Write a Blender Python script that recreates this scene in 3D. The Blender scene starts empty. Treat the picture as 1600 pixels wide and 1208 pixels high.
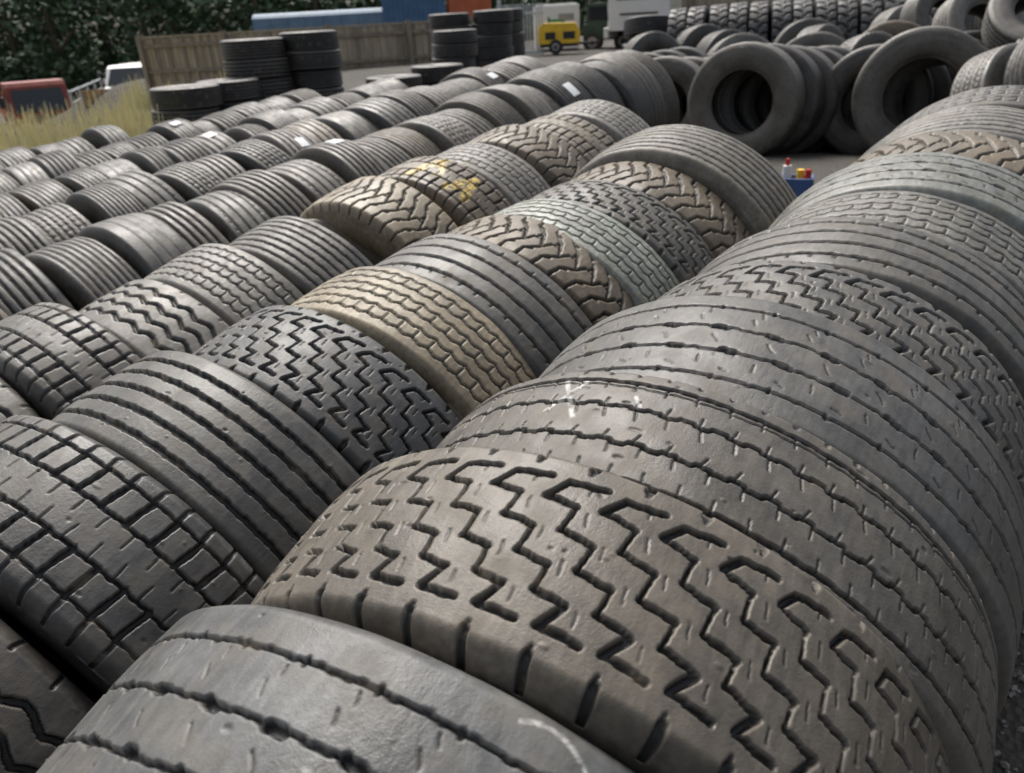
import bpy, math, random
import numpy as np
from mathutils import Matrix, Vector
random.seed(7); np.random.seed(7)
M=Matrix.Rotation(math.radians(-2.5),4,'Y')@Matrix.Rotation(math.radians(6.5),4,'X')
scene=bpy.context.scene
COL=bpy.context.collection
R=Matrix(((.763,-.2026,.6138),(.627,.462,-.627),(-.1568,.8633,.4794)))
q=R.to_quaternion(); q.normalize(); R=q.to_matrix().to_4x4()
cd=bpy.data.cameras.new('camera'); cd.lens=27; cd.clip_end=1000; cd.clip_start=.02
cam=bpy.data.objects.new('camera',cd);COL.objects.link(cam)
cam.matrix_world=M@(Matrix.Translation((0,0,1.76))@R)
scene.camera=cam
cd.dof.use_dof=True; cd.dof.focus_distance=1.4; cd.dof.aperture_fstop=4.5
# ---------- terrain
nrm=(M.to_3x3()@Vector((0,0,1)))
def sm(t):
    t=max(0,min(1,t)); return t*t*(3-2*t)
def plane(x,y): return -(nrm.x*x+nrm.y*y)/nrm.z
def gz(x,y):
    p=plane(max(min(x,12),-30),max(min(y,12),-8))
    fall=max(sm((-x-9)/16)*(1-sm((y-7-max(0,-x-10)*.12)/4)),sm((-x-26)/12))
    T=.38+.32*sm((y-8)/7)-2.3*fall
    k=max(sm((y-5.2)/3),sm((-x-9)/5))
    return p*(1-k)+T*k
# ---------- materials
def newmat(n):
    m=bpy.data.materials.new(n); m.use_nodes=True
    nt=m.node_tree; return m,nt,nt.nodes['Principled BSDF']
def N(nt,t,**k):
    n=nt.nodes.new(t)
    for a,b in k.items(): setattr(n,a,b)
    return n
def mrange(nt,src,a,b,c,d):
    r=N(nt,'ShaderNodeMapRange'); r.inputs['From Min'].default_value=a; r.inputs['From Max'].default_value=b; r.inputs['To Min'].default_value=c; r.inputs['To Max'].default_value=d
    nt.links.new(src,r.inputs['Value']); return r.outputs[0]
def noise(nt,vec,sc,det=5):
    n=N(nt,'ShaderNodeTexNoise'); n.inputs['Scale'].default_value=sc; n.inputs['Detail'].default_value=det
    nt.links.new(vec,n.inputs['Vector']); return n.outputs['Fac']
def rubber():
    m,nt,b=newmat('tyre_rubber'); L=nt.links.new
    oi=N(nt,'ShaderNodeObjectInfo'); tc=N(nt,'ShaderNodeTexCoord')
    ofs=N(nt,'ShaderNodeVectorMath',operation='SCALE'); ofs.inputs[0].default_value=(13,7,5); L(oi.outputs['Random'],ofs.inputs['Scale'])
    va=N(nt,'ShaderNodeVectorMath',operation='ADD'); L(tc.outputs['Object'],va.inputs[0]); L(ofs.outputs[0],va.inputs[1]); V=va.outputs[0]
    a1=noise(nt,V,5,8); a2=noise(nt,V,45,6); a3=noise(nt,V,400,3); a4=noise(nt,V,16,6)
    mp=N(nt,'ShaderNodeMapping'); mp.inputs['Scale'].default_value=(40,6,40); L(V,mp.inputs[0]); a5=noise(nt,mp.outputs[0],2.2,5)
    r1=mrange(nt,a1,.3,.7,.62,1.35); r2=mrange(nt,a2,.3,.7,.8,1.2)
    mu=N(nt,'ShaderNodeMath',operation='MULTIPLY'); L(r1,mu.inputs[0]); L(r2,mu.inputs[1])
    mu2=N(nt,'ShaderNodeMath',operation='MULTIPLY'); L(mu.outputs[0],mu2.inputs[0]); L(mrange(nt,a5,.3,.7,.78,1.25),mu2.inputs[1])
    vm=N(nt,'ShaderNodeVectorMath',operation='SCALE'); L(oi.outputs['Color'],vm.inputs[0]); L(mu2.outputs[0],vm.inputs['Scale'])
    du=N(nt,'ShaderNodeMix',data_type='RGBA'); L(mrange(nt,a4,.46,.74,0,.38),du.inputs[0]); L(vm.outputs[0],du.inputs[6]); du.inputs[7].default_value=(.15,.128,.095,1)
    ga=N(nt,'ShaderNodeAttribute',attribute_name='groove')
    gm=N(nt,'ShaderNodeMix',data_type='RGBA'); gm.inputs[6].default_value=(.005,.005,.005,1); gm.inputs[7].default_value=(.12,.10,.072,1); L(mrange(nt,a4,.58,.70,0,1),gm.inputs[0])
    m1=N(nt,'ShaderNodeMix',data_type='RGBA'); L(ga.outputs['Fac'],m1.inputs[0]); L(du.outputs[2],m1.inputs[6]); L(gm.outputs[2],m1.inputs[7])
    om=N(nt,'ShaderNodeMath',operation='SUBTRACT'); om.inputs[0].default_value=.4; L(ga.outputs['Fac'],om.inputs[1])
    ed=N(nt,'ShaderNodeMath',operation='MULTIPLY'); L(ga.outputs['Fac'],ed.inputs[0]); L(om.outputs[0],ed.inputs[1])
    me_=N(nt,'ShaderNodeMix',data_type='RGBA'); L(mrange(nt,ed.outputs[0],.0,.04,0,.16),me_.inputs[0]); L(m1.outputs[2],me_.inputs[6]); me_.inputs[7].default_value=(.20,.18,.145,1)
    ca=N(nt,'ShaderNodeAttribute',attribute_name='chalk'); cc=N(nt,'ShaderNodeAttribute',attribute_name='chalkcol')
    cm=N(nt,'ShaderNodeMath',operation='MULTIPLY'); L(ca.outputs['Fac'],cm.inputs[0]); L(mrange(nt,a2,.40,.60,.0,.8),cm.inputs[1])
    m2=N(nt,'ShaderNodeMix',data_type='RGBA'); L(cm.outputs[0],m2.inputs[0]); L(me_.outputs[2],m2.inputs[6]); L(cc.outputs['Color'],m2.inputs[7])
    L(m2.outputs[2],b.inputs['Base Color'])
    ro=N(nt,'ShaderNodeMath',operation='ADD'); L(mrange(nt,a1,.3,.7,.38,.54),ro.inputs[0]); L(mrange(nt,a4,.46,.74,0,.2),ro.inputs[1]); L(ro.outputs[0],b.inputs['Roughness'])
    bp=N(nt,'ShaderNodeBump'); bp.inputs['Strength'].default_value=.35; bp.inputs['Distance'].default_value=.0015
    ad=N(nt,'ShaderNodeMath',operation='MULTIPLY_ADD'); L(a2,ad.inputs[0]); ad.inputs[1].default_value=1.2; L(a3,ad.inputs[2])
    ad2=N(nt,'ShaderNodeMath',operation='MULTIPLY_ADD'); L(a5,ad2.inputs[0]); ad2.inputs[1].default_value=.8; L(ad.outputs[0],ad2.inputs[2])
    L(ad2.outputs[0],bp.inputs['Height']); L(bp.outputs[0],b.inputs['Normal'])
    return m
RUB=rubber()
def simple(name,col,rough=.6,var=.25,sc=8,metal=0,bump=0,streak=False):
    m,nt,b=newmat(name); L=nt.links.new
    tc=N(nt,'ShaderNodeTexCoord'); V=tc.outputs['Object']
    if streak:
        mp=N(nt,'ShaderNodeMapping'); mp.inputs['Scale'].default_value=(6,6,.4); L(V,mp.inputs[0]); V=mp.outputs[0]
    f=noise(nt,V,sc,6)
    vm=N(nt,'ShaderNodeVectorMath',operation='SCALE'); vm.inputs[0].default_value=col; L(mrange(nt,f,.3,.7,1-var,1+var),vm.inputs['Scale'])
    L(vm.outputs[0],b.inputs['Base Color']); b.inputs['Roughness'].default_value=rough; b.inputs['Metallic'].default_value=metal
    if bump:
        bp=N(nt,'ShaderNodeBump'); bp.inputs['Strength'].default_value=bump; bp.inputs['Distance'].default_value=.01; L(f,bp.inputs['Height']); L(bp.outputs[0],b.inputs['Normal'])
    return m
MT=dict(
 red=simple('red_paint',(.24,.045,.03),.5,.35,3), orange=simple('rust_orange',(.45,.14,.04),.6,.3,4), glass=simple('glass_dark',(.02,.025,.03),.12,.1),
 black=simple('black_plastic',(.02,.02,.02),.5), white=simple('white_paint',(.72,.72,.70),.4,.06,2), chrome=simple('grey_metal',(.3,.3,.3),.4,.1,5,.6),
 blue=simple('blue_paint',(.06,.14,.27),.5,.15,1.5), ltblue=simple('tarpaulin_blue',(.13,.21,.30),.5,.15,1.5), yellow=simple('yellow_paint',(.80,.50,.03),.45,.12,5), green=simple('green_paint',(.08,.30,.10),.5,.15,4),
 dgreen=simple('dark_green_paint',(.03,.06,.04),.5,.3,4), contO=simple('container_orange',(.50,.13,.05),.55,.15,2), steel=simple('galvanised_steel',(.45,.48,.50),.45,.15,6,.2),
 wood=simple('weathered_wood',(.36,.305,.23),.85,.3,3,0,.5,True), wood2=simple('weathered_wood_dark',(.24,.205,.16),.85,.35,3,0,.5,True), board=simple('plywood_board',(.33,.20,.10),.8,.2,2),
 paper=simple('paper_label',(.68,.70,.71),.7,.06,30), lamp=simple('lamp_lens',(.6,.6,.55),.2,.05), redlens=simple('red_lens',(.5,.03,.02),.2,.05), crate=simple('crate_blue',(.05,.10,.25),.5,.1), bark=simple('bark',(.09,.07,.05),.9,.3,6,0,.5))
class Bld:
    def __init__(s): s.v=[];s.f=[];s.m=[];s.mats=[]
    def mi(s,k):
        if k not in s.mats: s.mats.append(k)
        return s.mats.index(k)
    def add(s,vs,fs,mat,rot=None,c=(0,0,0)):
        o=len(s.v); c=Vector(c)
        for v in vs:
            v=Vector(v)
            if rot is not None: v=rot@v
            s.v.append(tuple(v+c))
        for f in fs: s.f.append([i+o for i in f]); s.m.append(s.mi(mat))
    def box(s,c,d,mat,rot=None):
        x,y,z=d[0]/2,d[1]/2,d[2]/2
        vs=[(-x,-y,-z),(x,-y,-z),(x,y,-z),(-x,y,-z),(-x,-y,z),(x,-y,z),(x,y,z),(-x,y,z)]
        s.add(vs,[(3,2,1,0),(4,5,6,7),(0,1,5,4),(1,2,6,5),(2,3,7,6),(3,0,4,7)],mat,rot,c)
    def prism(s,prof,y0,y1,mat,c=(0,0,0)):
        n=len(prof); vs=[(p[0],y0,p[1]) for p in prof]+[(p[0],y1,p[1]) for p in prof]
        fs=[tuple(range(n)),tuple(range(2*n-1,n-1,-1))]+[(i,i+n,(i+1)%n+n,(i+1)%n) for i in range(n)]
        s.add(vs,fs,mat,None,c)
    def cyl(s,c,r,l,mat,axis='Y',n=20):
        vs=[];fs=[]
        for k in(-l/2,l/2):
            for i in range(n):
                t=2*math.pi*i/n; p=(r*math.cos(t),r*math.sin(t))
                vs.append({'Y':(p[0],k,p[1]),'Z':(p[0],p[1],k),'X':(k,p[0],p[1])}[axis])
        fs=[tuple(range(n)),tuple(range(n,2*n))]+[(i,(i+1)%n,(i+1)%n+n,i+n) for i in range(n)]
        s.add(vs,fs,mat,None,c)
    def wheel(s,c,r,w,axis='Y'):
        s.cyl(c,r,w,'black',axis,24); s.cyl(c,r*.55,w+.04,'chrome',axis,16); s.cyl(c,r*.25,w+.08,'black',axis,12)
    def done(s,name,loc=(0,0,0),yaw=0,bev=.01,mw=None):
        me=bpy.data.meshes.new(name); me.from_pydata(s.v,[],s.f)
        for k in s.mats: me.materials.append(MT[k])
        me.polygons.foreach_set('material_index',s.m); me.update()
        o=bpy.data.objects.new(name,me); COL.objects.link(o)
        import bmesh
        bm=bmesh.new(); bm.from_mesh(me); bmesh.ops.recalc_face_normals(bm,faces=bm.faces); bm.to_mesh(me); bm.free()
        o.matrix_world=mw if mw else Matrix.Translation(loc)@Matrix.Rotation(math.radians(yaw),4,'Z')
        if bev:
            b=o.modifiers.new('bevel','BEVEL'); b.width=bev; b.segments=2; b.limit_method='ANGLE'
        return o
# ---------- tread patterns: segments (u0,s0,u1,s1,width,depth), u in pitches, s across tread -1..1
def H(s,w=.010,d=.013,du=0): return [(-1,s,2,s,w,d)]
def poly(pts,w,d): return [(a[0],a[1],b[0],b[1],w,d) for a,b in zip(pts,pts[1:])]
def slots():
    g=H(.66,.005,.010)+H(-.66,.005,.010)+H(.22,.0048,.011)+H(-.22,.0048,.011)
    g+=[(.1,.22,.32,.205,.013,.014),(.45,-.205,.67,-.22,.013,.014)]
    g+=[(.8,.60,.84,.52,.0022,.003),(.7,.46,.78,.36,.0022,.003),(.15,.06,.3,-.06,.0022,.003),(.1,-.34,.13,-.46,.0022,.003),(.55,-.5,.72,-.54,.0022,.003),(.0,.68,.0,.64,.007,.006),(.5,-.68,.5,-.64,.007,.006)]
    return 36,g
def zigblock():
    p=[(.66,.60),(.02,.57),(-.22,.40),(.32,.36),(.30,.13),(.84,.10),(.82,-.13),(1.36,-.16),(1.34,-.36),(1.88,-.40),(1.64,-.58),(2.28,-.60)]
    p=[(a,b*1.22) for a,b in p]
    w=[.009,.009,.008,.0045,.008,.0045,.008,.0045,.008,.009,.009]
    g=[(a[0],a[1],b[0],b[1],ww,.012) for a,b,ww in zip(p,p[1:],w)]
    g+=[(.3,.94,.3,1.12,.013,.010),(.7,-.94,.7,-1.12,.013,.010),(.3,.87,.34,.94,.006,.004),(.7,-.87,.66,-.94,.006,.004)]
    g+=[(.45,.62,.45,.70,.0022,.003),(.6,.28,.56,.42,.0022,.003),(.05,.02,.02,.14,.0022,.003),(.6,-.26,.56,-.12,.0022,.003),(.1,-.62,.08,-.5,.0022,.003)]
    return 46,g
def ribs(): 
    g=[]
    for s in(-.70,-.36,-.02,.32,.66): g+=H(s,.013,.014)
    return 40,g
def ribs_worn():
    g=[]
    for s in(-.65,-.22,.22,.65): g+=H(s,.009,.010)
    g+=[(.5,.67,.5,.75,.005,.006),(.5,-.67,.5,-.75,.005,.006)]
    return 60,g
def ribs_fine():
    g=[]
    for s in(-.78,-.52,-.26,0,.26,.52,.78): g+=H(s,.008,.010)
    return 60,g
def bald():
    g=H(.45,.006,.004)+H(-.45,.006,.004)+H(0,.005,.003)
    return 60,g
def ribsipe():
    g=H(.76,.008,.011)+H(-.76,.008,.011)+H(.67,.003,.005)
    for s in(.30,-.26): g+=poly([(0,s),(.4,s),(.5,s-.035),(.9,s-.035),(1,s)],.0065,.011)
    g+=[(.2,.74,.25,.60,.0028,.004),(.6,.28,.62,.42,.0028,.004),(.7,.22,.8,.08,.0028,.004),(.1,-.26,.2,-.12,.0028,.004),(.4,-.30,.45,-.44,.0028,.004),(.9,-.74,.85,-.60,.0028,.004),(.1,.92,.1,1.1,.008,.004)]
    return 70,g
def wavy():
    g=[]
    for s in(.57,.19,-.19,-.57): g+=poly([(0,s-.06),(.4,s+.06),(.55,s+.06),(.95,s-.06),(1,s-.06)],.013,.014)
    g+=[(.5,.95,.5,1.12,.01,.006)]
    return 34,g
def wavythin():
    g=[]
    for s in(.72,.43,.14,-.14,-.43,-.72): g+=poly([(0,s-.03),(.5,s+.03),(1,s-.03)],.006,.009)
    for s in(.57,.0,-.57): g+=[(.5,s-.1,.5,s+.1,.003,.006)]
    return 66,g
def block():
    g=H(.30,.007,.012)+H(-.30,.007,.012)+H(.76,.006,.010)+H(-.76,.006,.010)
    g+=[(.0,.30,.12,.76,.012,.013),(.5,-.30,.38,-.76,.012,.013),(.5,.28,.5,.06,.003,.004),(.0,-.28,.0,-.06,.003,.004),(.05,.78,.05,1.1,.010,.006),(.45,-.78,.45,-1.1,.010,.006)]
    return 56,g
def chevron():
    g=[]
    g+=poly([(0,1.12),(.15,.62),(.75,.30),(1.0,.0)],.009,.012)+poly([(.5,-1.12),(.65,-.62),(1.25,-.30),(1.5,.0)],.009,.012)
    g+=[(.15,.62,.5,.55,.007,.011),(.75,.30,.65,.0,.007,.011),(.65,-.62,1.0,-.55,.007,.011),(.65,0,1.0,.0,.006,.011),(1.25,-.3,1.0,0,.007,.011)]
    return 50,g
def lug():
    g=poly([(0,1.12),(.1,.5),(.4,.2)],.035,.022)+poly([(.5,-1.12),(.6,-.5),(.9,-.2)],.035,.022)+poly([(.0,.05),(.5,-.08),(1,.05)],.016,.016)
    return 24,g
PATS={k:globals()[k]() for k in ['slots','zigblock','ribs','ribs_worn','ribs_fine','bald','ribsipe','wavy','wavythin','block','chevron','lug']}
def sstep(a,b,x):
    t=np.clip((x-a)/(b-a),0,1); return t*t*(3-2*t)
def tyre_mesh(name,pat,Rad=.52,W=.31,nt=600,ms=70,chalk=None,ccol=(.55,.55,.53),dense=True):
    n,segs=PATS[pat]; tw=W*.435; rng=np.random.RandomState(len(name)*131+nt+ms)
    if dense:
        a=math.radians(125); k=int(nt*.86)
        th=np.concatenate([np.linspace(-a,a,k,endpoint=False),np.linspace(a,2*math.pi-a,nt-k,endpoint=False)])
    else: th=np.linspace(0,2*math.pi,nt,endpoint=False)
    s=np.linspace(-1.12,1.12,ms)
    T,S=np.meshgrid(th,s,indexing='ij')
    base=Rad-.008*S**2-.95*np.maximum(0,np.abs(S)-.93)**2*(tw/.13)
    pl=2*math.pi*Rad/n
    u=(T/(2*math.pi)*n); uf=u-np.floor(u)
    cell=max(2*math.pi*Rad*(.8 if dense else 1)/nt,2.24*tw/ms)
    e=min(max(.0012,cell*.45),.004)
    dep=np.zeros_like(T); mask=np.zeros_like(T)
    uj=uf+.012*np.sin(T*41+S*9)+.01*np.sin(T*97-S*17); Sj=S+.006*np.sin(T*53+S*5)+.004*np.sin(T*131)
    for (u0,s0,u1,s1,w,d) in segs:
        hw=max(w/2,cell*.5)
        dx=(u1-u0)*pl; dy=(s1-s0)*tw; LL=dx*dx+dy*dy
        for sh in range(-2,4):
            lo=min(u0,u1)-sh-w/pl-.03; hi=max(u0,u1)-sh+w/pl+.03
            if hi<0 or lo>1: continue
            px=(uj+sh-u0)*pl; py=(Sj-s0)*tw
            t=np.clip((px*dx+py*dy)/LL,0,1)
            D=np.sqrt((px-t*dx)**2+(py-t*dy)**2)
            f=1-sstep(hw-e,hw+e,D)
            dep=np.maximum(dep,f*d); mask=np.maximum(mask,f*min(1,d/.003))
    if ms>=100:
        for _ in range(50):
            t0=rng.uniform(-1.7,1.7); s0=rng.uniform(-.95,.95); rr_=rng.uniform(.002,.005); el=rng.uniform(.3,1)
            D=np.sqrt(((T-t0)*Rad*el)**2+((S-s0)*tw)**2); f=1-sstep(rr_*.5,rr_,D)
            dep=dep+f*rng.choice([.003,.002,-.0015])
    wob=.0012*np.sin(T*3+1.3)+.0008*np.sin(T*7+S*2)+.0006*np.sin(T*19+S*6)+rng.uniform(-.0002,.0002,T.shape)
    r=base-dep+wob
    ye=1.12*tw; re=float(base[0,-1])
    ctrl=[(ye,re),(W*.497,re-.03),(W*.508,(re+.30)/2+.03),(W*.49,.36),(W*.43,.315),(W*.37,.30),(W*.355,.286),(W*.33,.284),(W*.31,.295),(W*.36,.33),(W*.455,(re+.3)/2+.02),(W*.44,re-.05),(W*.36,Rad-.045),(0,Rad-.032)]
    pts=ctrl
    for _ in range(2 if ms>40 else 1):
        qq=[pts[0]]
        for a_,b_ in zip(pts,pts[1:]):
            qq.append((a_[0]*.75+b_[0]*.25,a_[1]*.75+b_[1]*.25)); qq.append((a_[0]*.25+b_[0]*.75,a_[1]*.25+b_[1]*.75))
        qq.append(pts[-1]); pts=qq
    side=np.array(pts[1:]); right=side; left=side[::-1][1:].copy(); left[:,0]*=-1
    ysd=np.concatenate([right[:,0],left[:,0]]); rsd=np.concatenate([right[:,1],left[:,1]])
    yy=np.concatenate([S*tw,np.tile(ysd,(len(th),1))],axis=1)
    rr=np.concatenate([r,np.tile(rsd,(len(th),1))],axis=1)
    P=yy.shape[1]; NT=len(th)
    TT=np.tile(th[:,None],(1,P))
    co=np.stack([rr*np.sin(TT),yy,rr*np.cos(TT)],axis=-1).reshape(-1,3).astype(np.float32)
    i=np.arange(NT)[:,None]; j=np.arange(P)[None,:]
    i2=(i+1)%NT; j2=(j+1)%P
    F=np.stack([i*P+j,i*P+j2,i2*P+j2,i2*P+j],axis=-1).reshape(-1,4).astype(np.int32)
    me=bpy.data.meshes.new(name)
    me.vertices.add(len(co)); me.vertices.foreach_set('co',co.ravel())
    me.loops.add(F.size); me.loops.foreach_set('vertex_index',F.ravel())
    me.polygons.add(len(F)); me.polygons.foreach_set('loop_start',np.arange(0,F.size,4,dtype=np.int32))
    me.polygons.foreach_set('use_smooth',np.ones(len(F),dtype=bool))
    me.update(calc_edges=True)
    g=me.attributes.new('groove','FLOAT','POINT')
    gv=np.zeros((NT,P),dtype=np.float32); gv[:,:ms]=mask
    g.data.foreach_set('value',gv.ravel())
    c=me.attributes.new('chalk','FLOAT','POINT'); cv=np.zeros((NT,P),dtype=np.float32)
    if chalk:
        Tw=np.where(T>math.pi,T-2*math.pi,T)
        for (a0,s0,a1,s1,w) in chalk:
            a0=math.radians(a0);a1=math.radians(a1)
            dx=(a1-a0)*Rad; dy=(s1-s0)*tw; LL=dx*dx+dy*dy
            px=(Tw-a0)*Rad; py=(S-s0)*tw; t=np.clip((px*dx+py*dy)/LL,0,1)
            D=np.sqrt((px-t*dx)**2+(py-t*dy)**2)
            cv[:,:ms]=np.maximum(cv[:,:ms],1-sstep(w/2,w/2+cell,D))
    c.data.foreach_set('value',cv.ravel())
    k=me.attributes.new('chalkcol','FLOAT_COLOR','POINT')
    k.data.foreach_set('color',np.tile(np.array([*ccol,1],dtype=np.float32),NT*P))
    me.materials.append(RUB)
    return me
cache={}
def shared(pat,lod=0):
    if (pat,lod) not in cache:
        nt,ms=[(640,76),(280,52),(120,36)][lod]
        cache[(pat,lod)]=tyre_mesh('tyre_%s_%d'%(pat,lod),pat,nt=nt,ms=ms,dense=lod<2)
    return cache[(pat,lod)]
DARK=(.043,.042,.040);GREY=(.072,.069,.063);LGREY=(.138,.132,.118);BROWN=(.112,.089,.061);BEIGE=(.205,.172,.117);GREEN=(.22,.235,.205)
def tyre(X,Y,me,col,Rad=.52,W=.31,lean=0,yaw=0,roll=0,meR=.52,meW=.31,dz=0):
    o=bpy.data.objects.new('truck_tyre',me); COL.objects.link(o)
    sc=Rad/meR
    p=M@Vector((X,Y,0)); z=(gz(p.x,p.y)-plane(p.x,p.y) if Y>5 or X<-8.8 else 0)+dz
    o.matrix_world=M@(Matrix.Translation((X,Y,Rad*math.cos(math.radians(lean))+z))@Matrix.Rotation(math.radians(yaw),4,'Z')@Matrix.Rotation(math.radians(-lean),4,'X')@Matrix.Rotation(math.radians(roll),4,'Y')@Matrix.Diagonal((sc,W/meW,sc,1)))
    o.color=(*col,1)
    return o
def hero(X,Y,pat,col,Rad,W,nt=1400,ms=150,chalk=None,ccol=(.5,.5,.48),**k):
    me=tyre_mesh('hero_'+pat,pat,Rad=Rad,W=W,nt=nt,ms=ms,chalk=chalk,ccol=ccol)
    return tyre(X,Y,me,col,Rad,W,meR=Rad,meW=W,**k)
def label(o,Rad,th,y,w=.09,h=.07):
    n=6; vs=[];fs=[]
    for i in range(n+1):
        t=math.radians(th)+(i/n-.5)*w/Rad
        for s in(-1,1): vs.append(((Rad+.004)*math.sin(t),y+s*h/2,(Rad+.004)*math.cos(t)))
    fs=[(2*i,2*i+1,2*i+3,2*i+2) for i in range(n)]
    me=bpy.data.meshes.new('paper_label'); me.from_pydata(vs,[],fs); me.materials.append(MT['paper'])
    q=bpy.data.objects.new('paper_label',me); COL.objects.link(q); q.parent=o
# ---- row 1
x1=-.64; LN=-8
arc=[(28+8*math.cos(t),.35+.6*math.sin(t),28+8*math.cos(t+.2),.35+.6*math.sin(t+.2),.003) for t in np.arange(-.6,1.9,.2)]
hero(x1+.02,.215,'slots',(.080,.082,.082),.565,.39,lean=LN,yaw=12,chalk=arc+[(29,.55,24,-.3,.004)])
hero(x1+.03,.585,'zigblock',(.090,.079,.064),.58,.34,lean=LN,yaw=11)
hero(x1+.03,.88,'ribsipe',(.079,.073,.064),.57,.31,lean=LN,yaw=8,chalk=[(-13,.8,-6,.0,.006),(-8,.7,-12,.1,.006),(2,.5,4,.3,.004)])
hero(x1+.02,1.21,'slots',(.070,.069,.066),.56,.37,nt=1100,ms=120,lean=-7,yaw=7)
hero(x1+.01,1.56,'zigblock',(.066,.064,.06),.535,.31,nt=900,ms=100,lean=-7,yaw=6)
tyre(x1+.01,1.88,shared('ribs_worn'),GREY,.53,.31,yaw=6,lean=-5)
tyre(x1+.03,2.18,shared('wavythin'),(.115,.112,.099),.52,.29,yaw=4,lean=-5)
tyre(x1+.02,2.49,shared('slots'),(.155,.162,.147),.53,.31,lean=-5,yaw=5)
tyre(x1+.03,2.82,shared('chevron'),BROWN,.52,.31,lean=-4,yaw=5)
tyre(x1+.03,3.16,shared('ribs_fine'),LGREY,.52,.34,lean=-4,yaw=4)
tyre(x1+.03,3.51,shared('wavythin'),GREY,.52,.31,lean=-2,yaw=4)
# ---- row 2
x2=-1.72
hero(x2,-.42,'zigblock',DARK,.5,.3,nt=700,ms=80,lean=-5,yaw=3)
hero(x2,-.06,'wavy',(.065,.060,.054),.53,.33,nt=1100,ms=120,lean=-7,yaw=7)
hero(x2,.29,'block',(.056,.055,.053),.54,.33,nt=1100,ms=120,yaw=8,lean=-7)
hero(x2-.01,.63,'ribs',(.064,.063,.059),.535,.34,nt=1100,ms=130,lean=-8,yaw=5)
hero(x2+.01,.95,'zigblock',(.048,.050,.052),.53,.32,nt=1100,ms=120,lean=-8,yaw=4,chalk=[(-30,.3,-38,-.3,.007),(-36,.4,-30,-.4,.007)])
tyre(x2+.03,1.24,shared('wavythin'),BEIGE,.53,.29,lean=-6,yaw=4)
tyre(x2+.06,1.52,shared('ribs_worn'),GREY,.53,.30,yaw=0,lean=-6)
tyre(x2+.06,1.76,shared('chevron'),BROWN,.52,.26,lean=-3,yaw=4)
tyre(x2+.09,1.97,shared('wavythin'),GREEN,.52,.24,lean=-6,yaw=2)
tyre(x2+.11,2.18,shared('zigblock'),GREY,.52,.25,lean=-5,yaw=3)
tyre(x2+.13,2.41,shared('chevron'),BROWN,.52,.26,lean=-5,yaw=2)
tyre(x2+.15,2.69,shared('ribs_fine'),(.115,.107,.09),.55,.32,lean=-5,yaw=2)
# ---- row 3
x3=-2.74
r3=[(-.3,'wavy',GREY),(.02,'ribs',LGREY),(.36,'wavy',LGREY),(.68,'block',GREY),(1.0,'wavy',LGREY),(1.32,'wavythin',LGREY),(1.65,'ribs_fine',GREY),(2.13,'chevron',BEIGE),(2.45,'block',BROWN),(2.76,'wavythin',LGREY),(3.08,'chevron',BROWN),(3.4,'block',(.14,.12,.085)),(3.78,'wavythin',LGREY)]
for y,p,c in r3:
    if p=='block' and c==BROWN:
        me=tyre_mesh('hero_paint',p,Rad=.51,W=.32,nt=700,ms=80,chalk=[(6,-.6,14,.7,.05),(14,.7,20,-.2,.04),(30,-.5,36,.5,.05),(36,.5,40,-.5,.04)],ccol=(.70,.50,.10))
        tyre(x3,y,me,c,.51,.31,meR=.51,meW=.32,lean=-5,yaw=4)
    else: tyre(x3+random.uniform(-.03,.03),y,shared(p),c,.50+random.uniform(-.01,.02),.32,yaw=random.uniform(-1,6),lean=random.uniform(-9,-2),roll=random.uniform(-8,8))
tyre(x3-.15,1.9,shared('wavythin'),(.115,.105,.08),.46,.26,yaw=30,lean=12)
# ---- rows 4..
for k,(x,y0,y1) in enumerate([(-3.79,-.1,6.0),(-4.83,.2,5.7),(-5.85,.3,5.2),(-6.85,.5,4.8),(-7.85,.8,3.2)]):
    y=y0;cnt=0
    while y<y1:
        w=random.uniform(.23,.30); rd=random.uniform(.48,.515)
        c=random.choice([DARK,DARK,(.036,.036,.035),GREY,(.068,.061,.052),(.068,.061,.052),(.095,.079,.057) if random.random()<.5 else GREY])
        o=tyre(x+random.uniform(-.05,.05),y,shared(random.choice(['ribs','ribs','ribs_worn','wavythin','ribs_fine','ribs_fine','bald']),1 if k<2 else 2),c,rd,w,lean=-1+random.uniform(-6,6),yaw=random.uniform(-4,5),roll=random.uniform(-15,15))
        if cnt%8==3 and k<4: label(o,.52,random.uniform(-5,45),random.uniform(-.05,.05),random.uniform(.07,.13),random.uniform(.06,.1))
        y+=w*.98; cnt+=1
# ---- stacks of flat tyres
def flat_stack(X,Y,n,rd=.5,w=.28,top_tilt=0,base=None):
    p=M@Vector((X,Y,0)); z=gz(p.x,p.y)
    e=bpy.data.objects.new('tyre_stack',None); COL.objects.link(e); e.location=(p.x,p.y,z)
    for i in range(n):
        me=shared(random.choice(['ribs','ribs_worn','ribs_fine']),2)
        o=bpy.data.objects.new('tyre',me); COL.objects.link(o)
        o.parent=e; o.color=(*random.choice([DARK,(.042,.042,.042),(.034,.034,.036)]),1)
        tl=top_tilt if i==n-1 else random.uniform(-1,1); r_=rd*random.uniform(.97,1.03)
        o.matrix_local=Matrix.Translation((random.uniform(-.04,.04),random.uniform(-.04,.04),w*(i+.5)+(abs(math.sin(math.radians(tl)))*rd if i==n-1 else 0)))@Matrix.Rotation(random.uniform(0,6),4,'Z')@Matrix.Rotation(math.radians(90+tl),4,'X')@Matrix.Diagonal((r_/.52,w/.31,r_/.52,1))
flat_stack(-11.6,6.0,3,.49,.30); flat_stack(-12.0,7.0,3,.49,.30); flat_stack(-12.35,7.85,5,.53,.305); flat_stack(-12.05,8.7,5,.51,.30)
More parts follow.
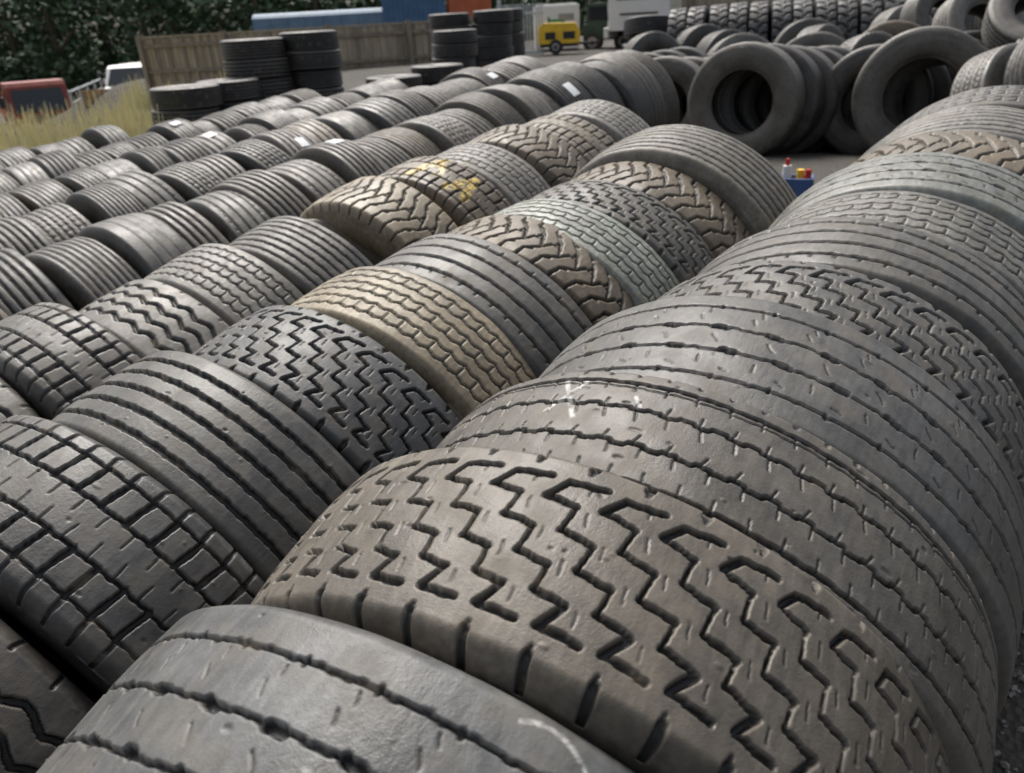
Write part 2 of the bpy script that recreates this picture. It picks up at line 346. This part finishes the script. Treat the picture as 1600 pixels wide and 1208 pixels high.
flat_stack(-12.1,12.4,4,.47,.25); flat_stack(-12.5,14.1,5,.47,.25); flat_stack(-13.3,13.6,5,.47,.25); flat_stack(-12.9,15,5,.47,.25)
flat_stack(-10.9,9.6,2,.5); flat_stack(-11,10.8,2,.5)
flat_stack(-7.9,13.2,3,.5,.29,10); flat_stack(-8.3,14.3,3,.5,.29)
# ---- tyres standing face-on beyond the gap and heap
def loose(F,rd,w,axis,pat='ribs_worn',col=GREY,lod=1):
    o=bpy.data.objects.new('truck_tyre',shared(pat,lod)); COL.objects.link(o)
    p=M@Vector((F[0],F[1],0)); z=gz(p.x,p.y)+F[2]
    a=Vector(axis).normalized(); rot=Vector((0,1,0)).rotation_difference(a).to_matrix().to_4x4()
    o.matrix_world=Matrix.Translation((p.x,p.y,z))@rot@Matrix.Diagonal((rd/.52,w/.31,rd/.52,1)); o.color=(*col,1)
for i in range(5): loose((-3.2+.05*i,6.85+.36*i,.46),.50,.33,(.14,-1,.06),'ribs_worn',[(.10,.093,.08),DARK,GREY,DARK,GREY][i],1)
for i in range(4): loose((-4.2+.05*i,7.2+.36*i,.42),.46,.32,(.2,-1,.05),'ribs_worn',(.09,.083,.072))
for i in range(4): loose((-5.3+.05*i,8.2+.36*i,.45),.46,.3,(.2,-1,.05),'ribs',DARK)
for i in range(5): loose((-2.35+.08*i,7.75+.35*i,.47),.49,.33,(.25,-1,.03),'ribs_worn',[GREY,DARK,DARK,GREY,GREY][i])
loose((-1.85,7.3,.52),.53,.38,(.30,-1,.06),'ribs_worn',(.095,.09,.08))
loose((-1.80,7.68,.50),.50,.34,(.25,-1,.05),'ribs_worn',DARK)
for F,a,c,p in [((-1.15,7.0,.37),(.9,-.35,.35),LGREY,'wavythin'),((-.7,6.7,.55),(.75,-.55,.5),DARK,'ribs'),((-.25,6.5,.50),(1,-.3,.3),(.14,.135,.12),'ribs'),((.3,6.1,.5),(.5,-.8,.3),DARK,'ribs_worn'),((.3,6.9,1.0),(.6,-.6,.5),GREY,'ribs'),((-.5,7.6,.9),(1,-.3,.4),GREY,'ribs'),((-.9,8.0,.45),(.8,-.5,.2),DARK,'ribs'),((-2.9,9.4,.5),(.8,-.4,.2),GREY,'chevron'),((-1.2,8.6,.5),(1,.1,.2),LGREY,'ribs'),((-3.6,9.6,.5),(.3,-1,.3),GREY,'ribs'),((-4.6,9.8,.5),(.7,-.6,.2),LGREY,'block'),((-1.3,9.0,1.1),(.2,-.6,.8),GREY,'ribs'),((-5.1,10.4,.5),(.9,-.4,.1),DARK,'ribs'),((-2.9,10.1,.55),(.4,-.9,.3),BROWN,'ribs'),((-.2,8.8,1.2),(.5,-.7,.5),DARK,'ribs'),((-3.9,10.6,.5),(1,-.2,.1),GREY,'wavythin'),((-2.0,10.0,.9),(.7,-.5,.5),LGREY,'ribs'),((-.9,9.8,.8),(.9,-.5,.2),DARK,'ribs'),((-.4,9.6,1.3),(.9,-.5,.2),GREY,'ribs'),((.5,8.4,.6),(.6,-.7,.2),DARK,'ribs'),((-6.3,10.5,.5),(.9,-.5,.1),GREY,'ribs'),((-5.9,11.3,.5),(.9,-.5,.1),DARK,'block'),((-4.4,11.5,.5),(.6,-.9,.1),GREY,'ribs'),((-3.2,11.6,.6),(.9,-.5,.2),LGREY,'ribs'),((-2.1,11.5,.7),(.9,-.2,.3),GREY,'ribs'),((-1.0,11.2,.9),(.4,-.9,.4),DARK,'ribs'),((-1.9,9.2,.5),(.5,-.9,.1),DARK,'ribs'),((-2.6,10.9,.9),(.8,-.5,.4),GREY,'ribs_fine')]:
    loose(F,.50,.30,a,p,c)
for i in range(17):
    t=i/16; loose((-7.0+4.8*t,12.6+1.9*t,.57+random.uniform(-.02,.02)),.58,.30,(1,.42+random.uniform(-.08,.08),.05),'lug',(.062,.064,.067),1)
# ---- ground
xs=np.unique(np.concatenate([np.linspace(-400,-50,12),np.linspace(-50,20,141),np.linspace(20,300,8)]))
ys=np.unique(np.concatenate([np.linspace(-100,-10,6),np.linspace(-10,40,101),np.linspace(40,400,12)]))
vs=[(x,y,gz(x,y)) for x in xs for y in ys]; ny=len(ys)
fs=[(i*ny+j,(i+1)*ny+j,(i+1)*ny+j+1,i*ny+j+1) for i in range(len(xs)-1) for j in range(ny-1)]
me=bpy.data.meshes.new('ground'); me.from_pydata(vs,[],fs); me.polygons.foreach_set('use_smooth',[True]*len(fs))
g=bpy.data.objects.new('ground',me);COL.objects.link(g)
m,nt,b=newmat('gravel_ground'); L=nt.links.new
tc=N(nt,'ShaderNodeTexCoord'); V=tc.outputs['Object']
vo=N(nt,'ShaderNodeTexVoronoi'); vo.inputs['Scale'].default_value=45; L(V,vo.inputs['Vector'])
nz=noise(nt,V,.8,6)
mx=N(nt,'ShaderNodeMix',data_type='RGBA'); L(nz,mx.inputs[0]); mx.inputs[6].default_value=(.045,.042,.037,1); mx.inputs[7].default_value=(.11,.10,.083,1)
vm=N(nt,'ShaderNodeMix',data_type='RGBA',blend_type='MULTIPLY'); vm.inputs[0].default_value=.5; L(mx.outputs[2],vm.inputs[6]); L(mrange(nt,vo.outputs['Distance'],0,.7,1,.3),vm.inputs[7]); L(vm.outputs[2],b.inputs['Base Color']); b.inputs['Roughness'].default_value=.9
bp=N(nt,'ShaderNodeBump'); bp.inputs['Strength'].default_value=.7; bp.inputs['Distance'].default_value=.02; L(vo.outputs['Distance'],bp.inputs['Height']); L(bp.outputs[0],b.inputs['Normal'])
me.materials.append(m)
def stones():
    import bmesh
    bm=bmesh.new(); bmesh.ops.create_icosphere(bm,subdivisions=1,radius=1); bv=np.array([v.co[:] for v in bm.verts]); bf=np.array([[v.index for v in f.verts] for f in bm.faces]); bm.free()
    n=7000; rg=np.random.RandomState(3)
    px=rg.uniform(-.35,1.3,n); py=rg.uniform(-.3,4.0,n)
    V_=[];F_=[]
    for i in range(n):
        s=rg.uniform(.004,.014)*np.array([1,rg.uniform(.6,1),rg.uniform(.4,.8)]); v=bv*(1+rg.uniform(-.2,.2,(len(bv),1)))*s
        a=rg.uniform(0,6.28); v=v@np.array([[math.cos(a),-math.sin(a),0],[math.sin(a),math.cos(a),0],[0,0,1]])
        V_.append(v+np.array([px[i],py[i],s[2]*.5])); F_.append(bf+i*len(bv))
    V_=np.concatenate(V_);F_=np.concatenate(F_)
    me=bpy.data.meshes.new('gravel'); me.from_pydata(V_.tolist(),[],F_.tolist()); me.materials.append(simple('gravel_stone',(.17,.16,.145),.85,.5,40)); o=bpy.data.objects.new('gravel',me); COL.objects.link(o); o.matrix_world=M
stones()
def P(X,Y,zw=None):
    p=M@Vector((X,Y,0)); return Vector((p.x,p.y,gz(p.x,p.y) if zw is None else zw))
# ---- fences
def fence(name,pts,h,pw=.12,mat='wood'):
    b=Bld()
    for (p0,p1) in zip(pts,pts[1:]):
        p0=Vector(p0);p1=Vector(p1); d=(p1-p0); Lg=d.length; d.normalize(); a=math.atan2(d.y,d.x); rot=Matrix.Rotation(a,3,'Z'); nrm_=Vector((-d.y,d.x,0))
        n=int(Lg/pw)
        for i in range(n):
            c=p0+d*(i+.5)*pw; hh=h+random.uniform(-.015,.015); z0=min(p0.z,p1.z)
            off=nrm_*(.012 if i%2 else -.012)
            b.box((c.x+off.x,c.y+off.y,z0+hh/2),(pw*1.08,.02,hh),mat if random.random()<.75 else 'wood2',rot@Matrix.Rotation(random.uniform(-.008,.008),3,'Y'))
        mid=(p0+p1)/2
        b.box((mid.x,mid.y,min(p0.z,p1.z)+h+.035),(Lg,.09,.05),'wood',rot)
        for zz in(.35,h*.55,h-.2):
            cc=mid-nrm_*.055; b.box((cc.x,cc.y,min(p0.z,p1.z)+zz),(Lg,.05,.09),'wood2',rot)
        for c in(p0,p1):
            cc=c-nrm_*.1; b.box((cc.x,cc.y,min(p0.z,p1.z)+h/2+.03),(.12,.12,h+.14),'wood2',rot)
    return b.done(name,bev=0)
zb=-.2
fp=[(-23.8,11.5,zb),(-21.6,12.9,zb),(-18.9,14.4,zb),(-18.0,16.5,zb),(-17.4,18.6,zb),(-17.3,20.1,zb)]
fence('wooden_fence',fp,1.95)
fence('wooden_fence',[(-9.3,16.8,.7),(-6.9,17.7,.7),(-4.6,18.6,.7),(-2.2,19.5,.7),(.5,20.5,.7)],1.9)
b=Bld()
for i in range(14): b.box((i*.09-.6,0,.8),(.05,.02,1.6),'steel')
b.box((0,.03,.3),(1.3,.04,.06),'steel'); b.box((0,.03,1.35),(1.3,.04,.06),'steel'); b.box((-.68,0,.85),(.1,.1,1.75),'steel')
b.done('palisade_gate',(-15.9,19.2,.5),45)
b=Bld()
for z in(.35,.7,1.05): b.cyl((0,0,z),.03,9,'steel','X',8)
for i in range(5): b.box((-4.4+2.2*i,0,.55),(.08,.08,1.1),'steel')
b.done('metal_barrier',(-33,13.5,gz(-33,13.5)),150)
# ---- red lorry
def lorry(name,loc,yaw,body='red'):
    b=Bld()
    b.prism([(0,.55),(1.75,.55),(1.8,1.2),(1.62,2.2),(1.5,2.35),(.1,2.35),(0,2.25)],-1.05,1.05,body)
    b.add([(1.815,-.9,1.28),(1.815,.9,1.28),(1.66,.85,2.1),(1.66,-.85,2.1)],[(0,1,2,3)],'glass')
    for s in(-1,1):
        y=s*1.056
        b.add([(.45,y,1.3),(1.5,y,1.3),(1.4,y,2.05),(.5,y,2.05)],[(0,1,2,3)],'glass')
        b.box((1.83,s*.75,.82),(.06,.3,.18),'lamp'); b.box((1.75,s*1.25,1.7),(.08,.2,.4),'black')
        for x in(.9,-2.6,-3.7): b.wheel((x,s*.95,.48),.48,.28)
        b.box((.9,s*1.0,1.02),(1.1,.3,.06),'black')
    b.box((1.85,0,.5),(.15,2.1,.25),'black'); b.box((1.82,0,1.03),(.04,1.3,.2),'black')
    b.box((-2.2,0,.75),(4.6,.9,.22),'black')
    b.box((-2.4,0,1.0),(4.5,2.2,.12),'orange')
    for s in(-1,1): b.box((-2.4,s*1.08,1.3),(4.5,.05,.5),'orange')
    b.box((-.18,0,1.5),(.06,2.2,1.0),'orange')
    return b.done(name,loc,yaw,.02)
lorry('flatbed_lorry',P(-36.0,12.7,-1.85),-15)
b=Bld()
b.prism([(-2.4,.35),(2.3,.35),(2.45,.6),(2.4,.95),(1.6,1.15),(1.0,1.85),(.7,1.95),(-2.3,1.95),(-2.42,1.8)],-.92,.92,'white')
b.add([(1.62,-.8,1.17),(1.62,.8,1.17),(1.06,.72,1.82),(1.06,-.72,1.82)],[(0,1,2,3)],'glass')
b.v[-4:]=[(x+.02,y,z+.02) for x,y,z in b.v[-4:]]
for s in(-1,1):
    b.add([(.2,s*.925,1.15),(1.35,s*.925,1.15),(.92,s*.925,1.75),(.2,s*.925,1.75)],[(0,1,2,3)],'glass')
    for x in(1.55,-1.5): b.wheel((x,s*.82,.33),.33,.22)
    b.box((2.42,s*.7,.75),(.06,.3,.18),'lamp'); b.box((1.2,s*1.02,1.2),(.12,.14,.2),'black'); b.box((-2.42,s*.8,1.1),(.05,.14,.5),'redlens')
b.box((2.46,0,.5),(.1,1.7,.2),'black'); b.box((-2.44,0,1.5),(.03,1.3,.5),'glass')
b.done('white_van',P(-36.0,17.2,-1.15),-45,.04)
b=Bld(); b.box((0,0,.62),(1.15,.04,1.25),'board'); b.box((-.5,.1,.5),(.08,.1,1.2),'wood2'); b.box((.5,.1,.5),(.08,.1,1.2),'wood2')
b.done('plywood_board',P(-28.8,12.2,-.95),50,.004)
# ---- blue curtain trailer, containers
b=Bld()
prof=[(-1.25,1.0),(1.25,1.0),(1.25,2.45),(1.05,2.62),(.5,2.7),(-.5,2.7),(-1.05,2.62),(-1.25,2.45)]
b.prism(prof,-4,4,'ltblue')
for i in range(9): b.box((0,-4+i,1.73),(2.54,.05,1.44),'blue')
b.box((0,0,.9),(2.3,7.8,.18),'black')
for y in(-3.2,-2.1,3): 
    for s in(-1,1): b.wheel((s*1.05,y,.45),.48,.28,'X')
b.done('curtainside_trailer',(-40.6,31.2,0),-45,.02)
def container(loc,yaw,mat,h=2.6,Lg=6):
    b=Bld(); b.box((0,0,h/2),(2.36,Lg-.1,h-.1),mat)
    n=int(Lg/.28)
    for i in range(n):
        for s in(-1,1): b.box((s*1.2,-Lg/2+.2+i*.28,h/2),(.05,.14,h-.25),mat)
    for i in range(8):
        for s in(-1,1): b.box((-1.0+i*.28,s*(Lg/2-.03),h/2),(.14,.05,h-.25),mat)
    for sx in(-1,1):
        for sy in(-1,1): b.box((sx*1.19,sy*(Lg/2-.05),h/2),(.14,.14,h),mat)
    for z in(.06,h-.06):
        for s in(-1,1): b.box((s*1.19,0,z),(.12,Lg,.12),mat); b.box((0,s*(Lg/2-.05),z),(2.4,.12,.12),mat)
    b.done('shipping_container',loc,yaw,.01)
container((-36.9,34.8,.2),-42,'blue',3.4,3.6); container((-34.7,37.2,.2),-42,'contO',3.4,2.4)
b=Bld(); b.box((0,0,.85),(1.45,1.0,1.3),'white'); b.box((0,-.51,.75),(.5,.02,.7),'green'); b.box((0,0,1.52),(1.3,.85,.05),'white'); b.box((0,0,.12),(1.3,.9,.16),'black'); b.box((.3,-.515,1.15),(.5,.02,.2),'chrome')
b.done('white_generator',(-17.0,22.3,.55),40,.04)
b=Bld()
b.prism([(-.6,.28),(.6,.28),(.62,.55),(.5,.82),(-.45,.85),(-.6,.7)],-.38,.38,'yellow')
b.box((0,0,.24),(1.1,.6,.08),'black'); b.box((.3,-.385,.5),(.35,.02,.2),'black'); b.box((-.25,-.385,.5),(.3,.02,.2),'black'); b.box((.85,0,.26),(.6,.07,.07),'black')
for s in(-1,1): b.wheel((-.1,s*.44,.2),.2,.12)
b.cyl((-.3,0,.92),.03,.18,'black','Z',10)
b.done('towable_compressor',(-15.1,19.9,.72),35,.03)
b=Bld(); b.box((0,0,.6),(1.6,1.0,.5),'dgreen'); b.box((-.3,0,1.1),(.8,.9,.7),'dgreen'); b.box((-.3,-.46,1.15),(.6,.02,.4),'glass'); b.box((.6,0,1.0),(.2,.2,.9),'black')
for x in(-.5,.5):
    for s in(-1,1): b.wheel((x,s*.5,.3),.3,.2)
b.done('forklift',(-15.6,23.3,.6),30,.03)
b=Bld()
b.prism([(0,.6),(1.9,.6),(1.95,1.3),(1.8,2.6),(1.6,2.85),(.0,2.95)],-1.15,1.15,'white')
b.add([(1.965,-.98,1.45),(1.965,.98,1.45),(1.835,.95,2.5),(1.835,-.95,2.5)],[(0,1,2,3)],'glass')
for s in(-1,1):
    b.add([(.7,s*1.156,1.45),(1.65,s*1.156,1.45),(1.55,s*1.156,2.3),(.75,s*1.156,2.3)],[(0,1,2,3)],'glass')
    for x in(.95,-2.7,-3.9): b.wheel((x,s*1.0,.5),.5,.3)
    b.box((.95,s*1.05,1.06),(1.2,.25,.06),'black'); b.box((1.97,s*.8,.8),(.06,.35,.2),'lamp'); b.box((1.9,s*1.32,1.9),(.08,.2,.5),'black')
b.box((2.0,0,.55),(.15,2.3,.3),'white'); b.box((1.97,0,1.1),(.04,1.5,.3),'black')
b.box((-2.6,0,.85),(5.2,.9,.22),'black'); b.box((-2.9,0,2.0),(5.0,2.4,1.9),'white')
b.done('white_lorry',(-13.2,23.6,.62),195,.03)
b=Bld()
b.box((0,0,.02),(.24,.18,.03),'crate')
for s in(-1,1): b.box((s*.11,0,.09),(.02,.18,.15),'crate'); b.box((0,s*.08,.09),(.2,.02,.15),'crate')
b.cyl((-.06,.0,.13),.03,.22,'white','Z'); b.cyl((-.06,0,.26),.014,.05,'redlens','Z'); b.cyl((.03,.02,.12),.026,.18,'yellow','Z'); b.cyl((.08,-.03,.12),.02,.2,'redlens','Z')
p=P(-2.06,5.2); b.done('tool_crate',p,20,.004)
# ---- grass
def leafmat(name,c0,c1):
    m,nt,b=newmat(name); L=nt.links.new
    at=N(nt,'ShaderNodeAttribute',attribute_name='tint')
    mx=N(nt,'ShaderNodeMix',data_type='RGBA'); L(at.outputs['Fac'],mx.inputs[0]); mx.inputs[6].default_value=(*c0,1); mx.inputs[7].default_value=(*c1,1)
    L(mx.outputs[2],b.inputs['Base Color']); b.inputs['Roughness'].default_value=.7
    return m
def raw(name,V_,F_,tint,mat):
    me=bpy.data.meshes.new(name); V_=np.asarray(V_,dtype=np.float32); F_=np.asarray(F_,dtype=np.int32)
    me.vertices.add(len(V_)); me.vertices.foreach_set('co',V_.ravel()); k=F_.shape[1]
    me.loops.add(F_.size); me.loops.foreach_set('vertex_index',F_.ravel()); me.polygons.add(len(F_)); me.polygons.foreach_set('loop_start',np.arange(0,F_.size,k,dtype=np.int32)); me.update(calc_edges=True)
    a=me.attributes.new('tint','FLOAT','POINT'); a.data.foreach_set('value',np.asarray(tint,dtype=np.float32)); me.materials.append(mat); return me
rg=np.random.RandomState(5)
V_=[];T_=[]
for i in range(44000):
    x=rg.uniform(-26,-10); y=rg.uniform(.5,9.5+(-x-12)*.15)
    if x>-12.8 and y>5: continue
    dens=math.sin(x*1.3+1)*math.cos(y*1.7)+rg.uniform(-.6,1)
    if dens<-.3: continue
    tall=max(.12,.42+.30*math.sin(x*2.1+y*1.3)+rg.uniform(-.15,.40)); z=gz(x,y)
    a=rg.uniform(0,6.28); w=rg.uniform(.008,.018); lx,ly=rg.uniform(-.2,.2,2)*tall
    dx,dy=math.cos(a)*w,math.sin(a)*w
    V_+=[(x-dx,y-dy,z-.02),(x+dx,y+dy,z-.02),(x+lx+dx*.3,y+ly+dy*.3,z+tall),(x+lx-dx*.3,y+ly-dy*.3,z+tall)]
    g0=rg.uniform(0,.5)+(0 if tall<.38 else .35); T_+=[g0*.6,g0*.6,min(1,g0+.4),min(1,g0+.4)]
V_=np.array(V_);F_=np.arange(len(V_)).reshape(-1,4)
me=raw('grass',V_,F_,T_,leafmat('grass_blades',(.12,.25,.045),(.72,.62,.38))); o=bpy.data.objects.new('grass',me); COL.objects.link(o)
# ---- woodland (distant mass)
tr=Bld()
pts=[]
for row in range(3):
    for i in range(20):
        t=(i+rg.uniform(-.3,.3))/19; pts.append((-78+62*t-row*5+rg.uniform(-1,1),8+64*t+row*6+rg.uniform(-1,1),rg.uniform(8,13)))
chunks=[];tints=[]
for (x,y,h) in pts:
    z=gz(x,y)
    tr.cyl((x,y,z+h*.3),.2,h*.6,'bark','Z',7)
    for k in range(5):
        a=rg.uniform(0,6.28); e=Vector((math.cos(a)*1.6,math.sin(a)*1.6,1.6)); r=Vector((0,0,1)).rotation_difference(e).to_matrix(); tr.box((x+e.x*.5,y+e.y*.5,z+h*rg.uniform(.25,.5)+.8),(.12,.12,e.length),'bark',r)
    nc=40
    for k in range(nc):
        th=rg.uniform(0,6.28); hh=rg.uniform(.0,1)**1.3; rad=(3.3*math.sqrt(max(.05,1-abs(hh-.4)**1.5*1.5)))*rg.uniform(.3,1)
        cx,cy,cz=x+math.cos(th)*rad,y+math.sin(th)*rad,z+.4+hh*(h-.4); cs=rg.uniform(.6,1.3); n=50
        c=np.array([cx,cy,cz])+rg.normal(0,cs*.5,(n,3))
        d1=rg.normal(0,1,(n,3)); d1[:,2]*=.5; d1/=np.linalg.norm(d1,axis=1)[:,None]; d2=np.cross(d1,rg.normal(0,1,(n,3))); d2/=np.linalg.norm(d2,axis=1)[:,None]
        s=rg.uniform(.15,.34,(n,1)); q_=np.stack([c-d1*s,c+d2*s*.7,c+d1*s,c-d2*s*.7],axis=1).reshape(-1,3)
        chunks.append(q_); tints.append(np.repeat(np.clip(rg.uniform(0,.7)+rg.uniform(-.15,.2,n),0,1),4))
V_=np.concatenate(chunks);me=raw('woodland',V_,np.arange(len(V_)).reshape(-1,4),np.concatenate(tints),leafmat('leaves',(.03,.068,.035),(.085,.135,.06)))
o=bpy.data.objects.new('woodland_trees',me); COL.objects.link(o)
t=tr.done('trunks',bev=0); t.parent=o
# ---- light: bright hazy overcast
w=bpy.data.worlds.new('World'); scene.world=w; w.use_nodes=True
sky=w.node_tree.nodes.new('ShaderNodeTexSky'); sky.sky_type='NISHITA'; sky.sun_disc=False
az=math.radians(-60); el=math.radians(55)
sky.sun_elevation=el; sky.sun_rotation=az; sky.dust_density=6; sky.air_density=1; sky.ozone_density=.5
hs=w.node_tree.nodes.new('ShaderNodeHueSaturation'); hs.inputs['Saturation'].default_value=.5; hs.inputs['Value'].default_value=1.15
w.node_tree.links.new(sky.outputs[0],hs.inputs['Color'])
w.node_tree.links.new(hs.outputs[0],w.node_tree.nodes['Background'].inputs[0]); w.node_tree.nodes['Background'].inputs[1].default_value=.15
sl=bpy.data.lights.new('sun','SUN'); sl.energy=3.5; sl.angle=math.radians(28); sl.color=(1,.96,.90)
so=bpy.data.objects.new('sun',sl);COL.objects.link(so)
dv=Vector((math.sin(az)*math.cos(el),math.cos(az)*math.cos(el),math.sin(el)))
so.rotation_euler=dv.to_track_quat('Z','Y').to_euler()
scene.view_settings.view_transform='Standard'; scene.view_settings.look='None'
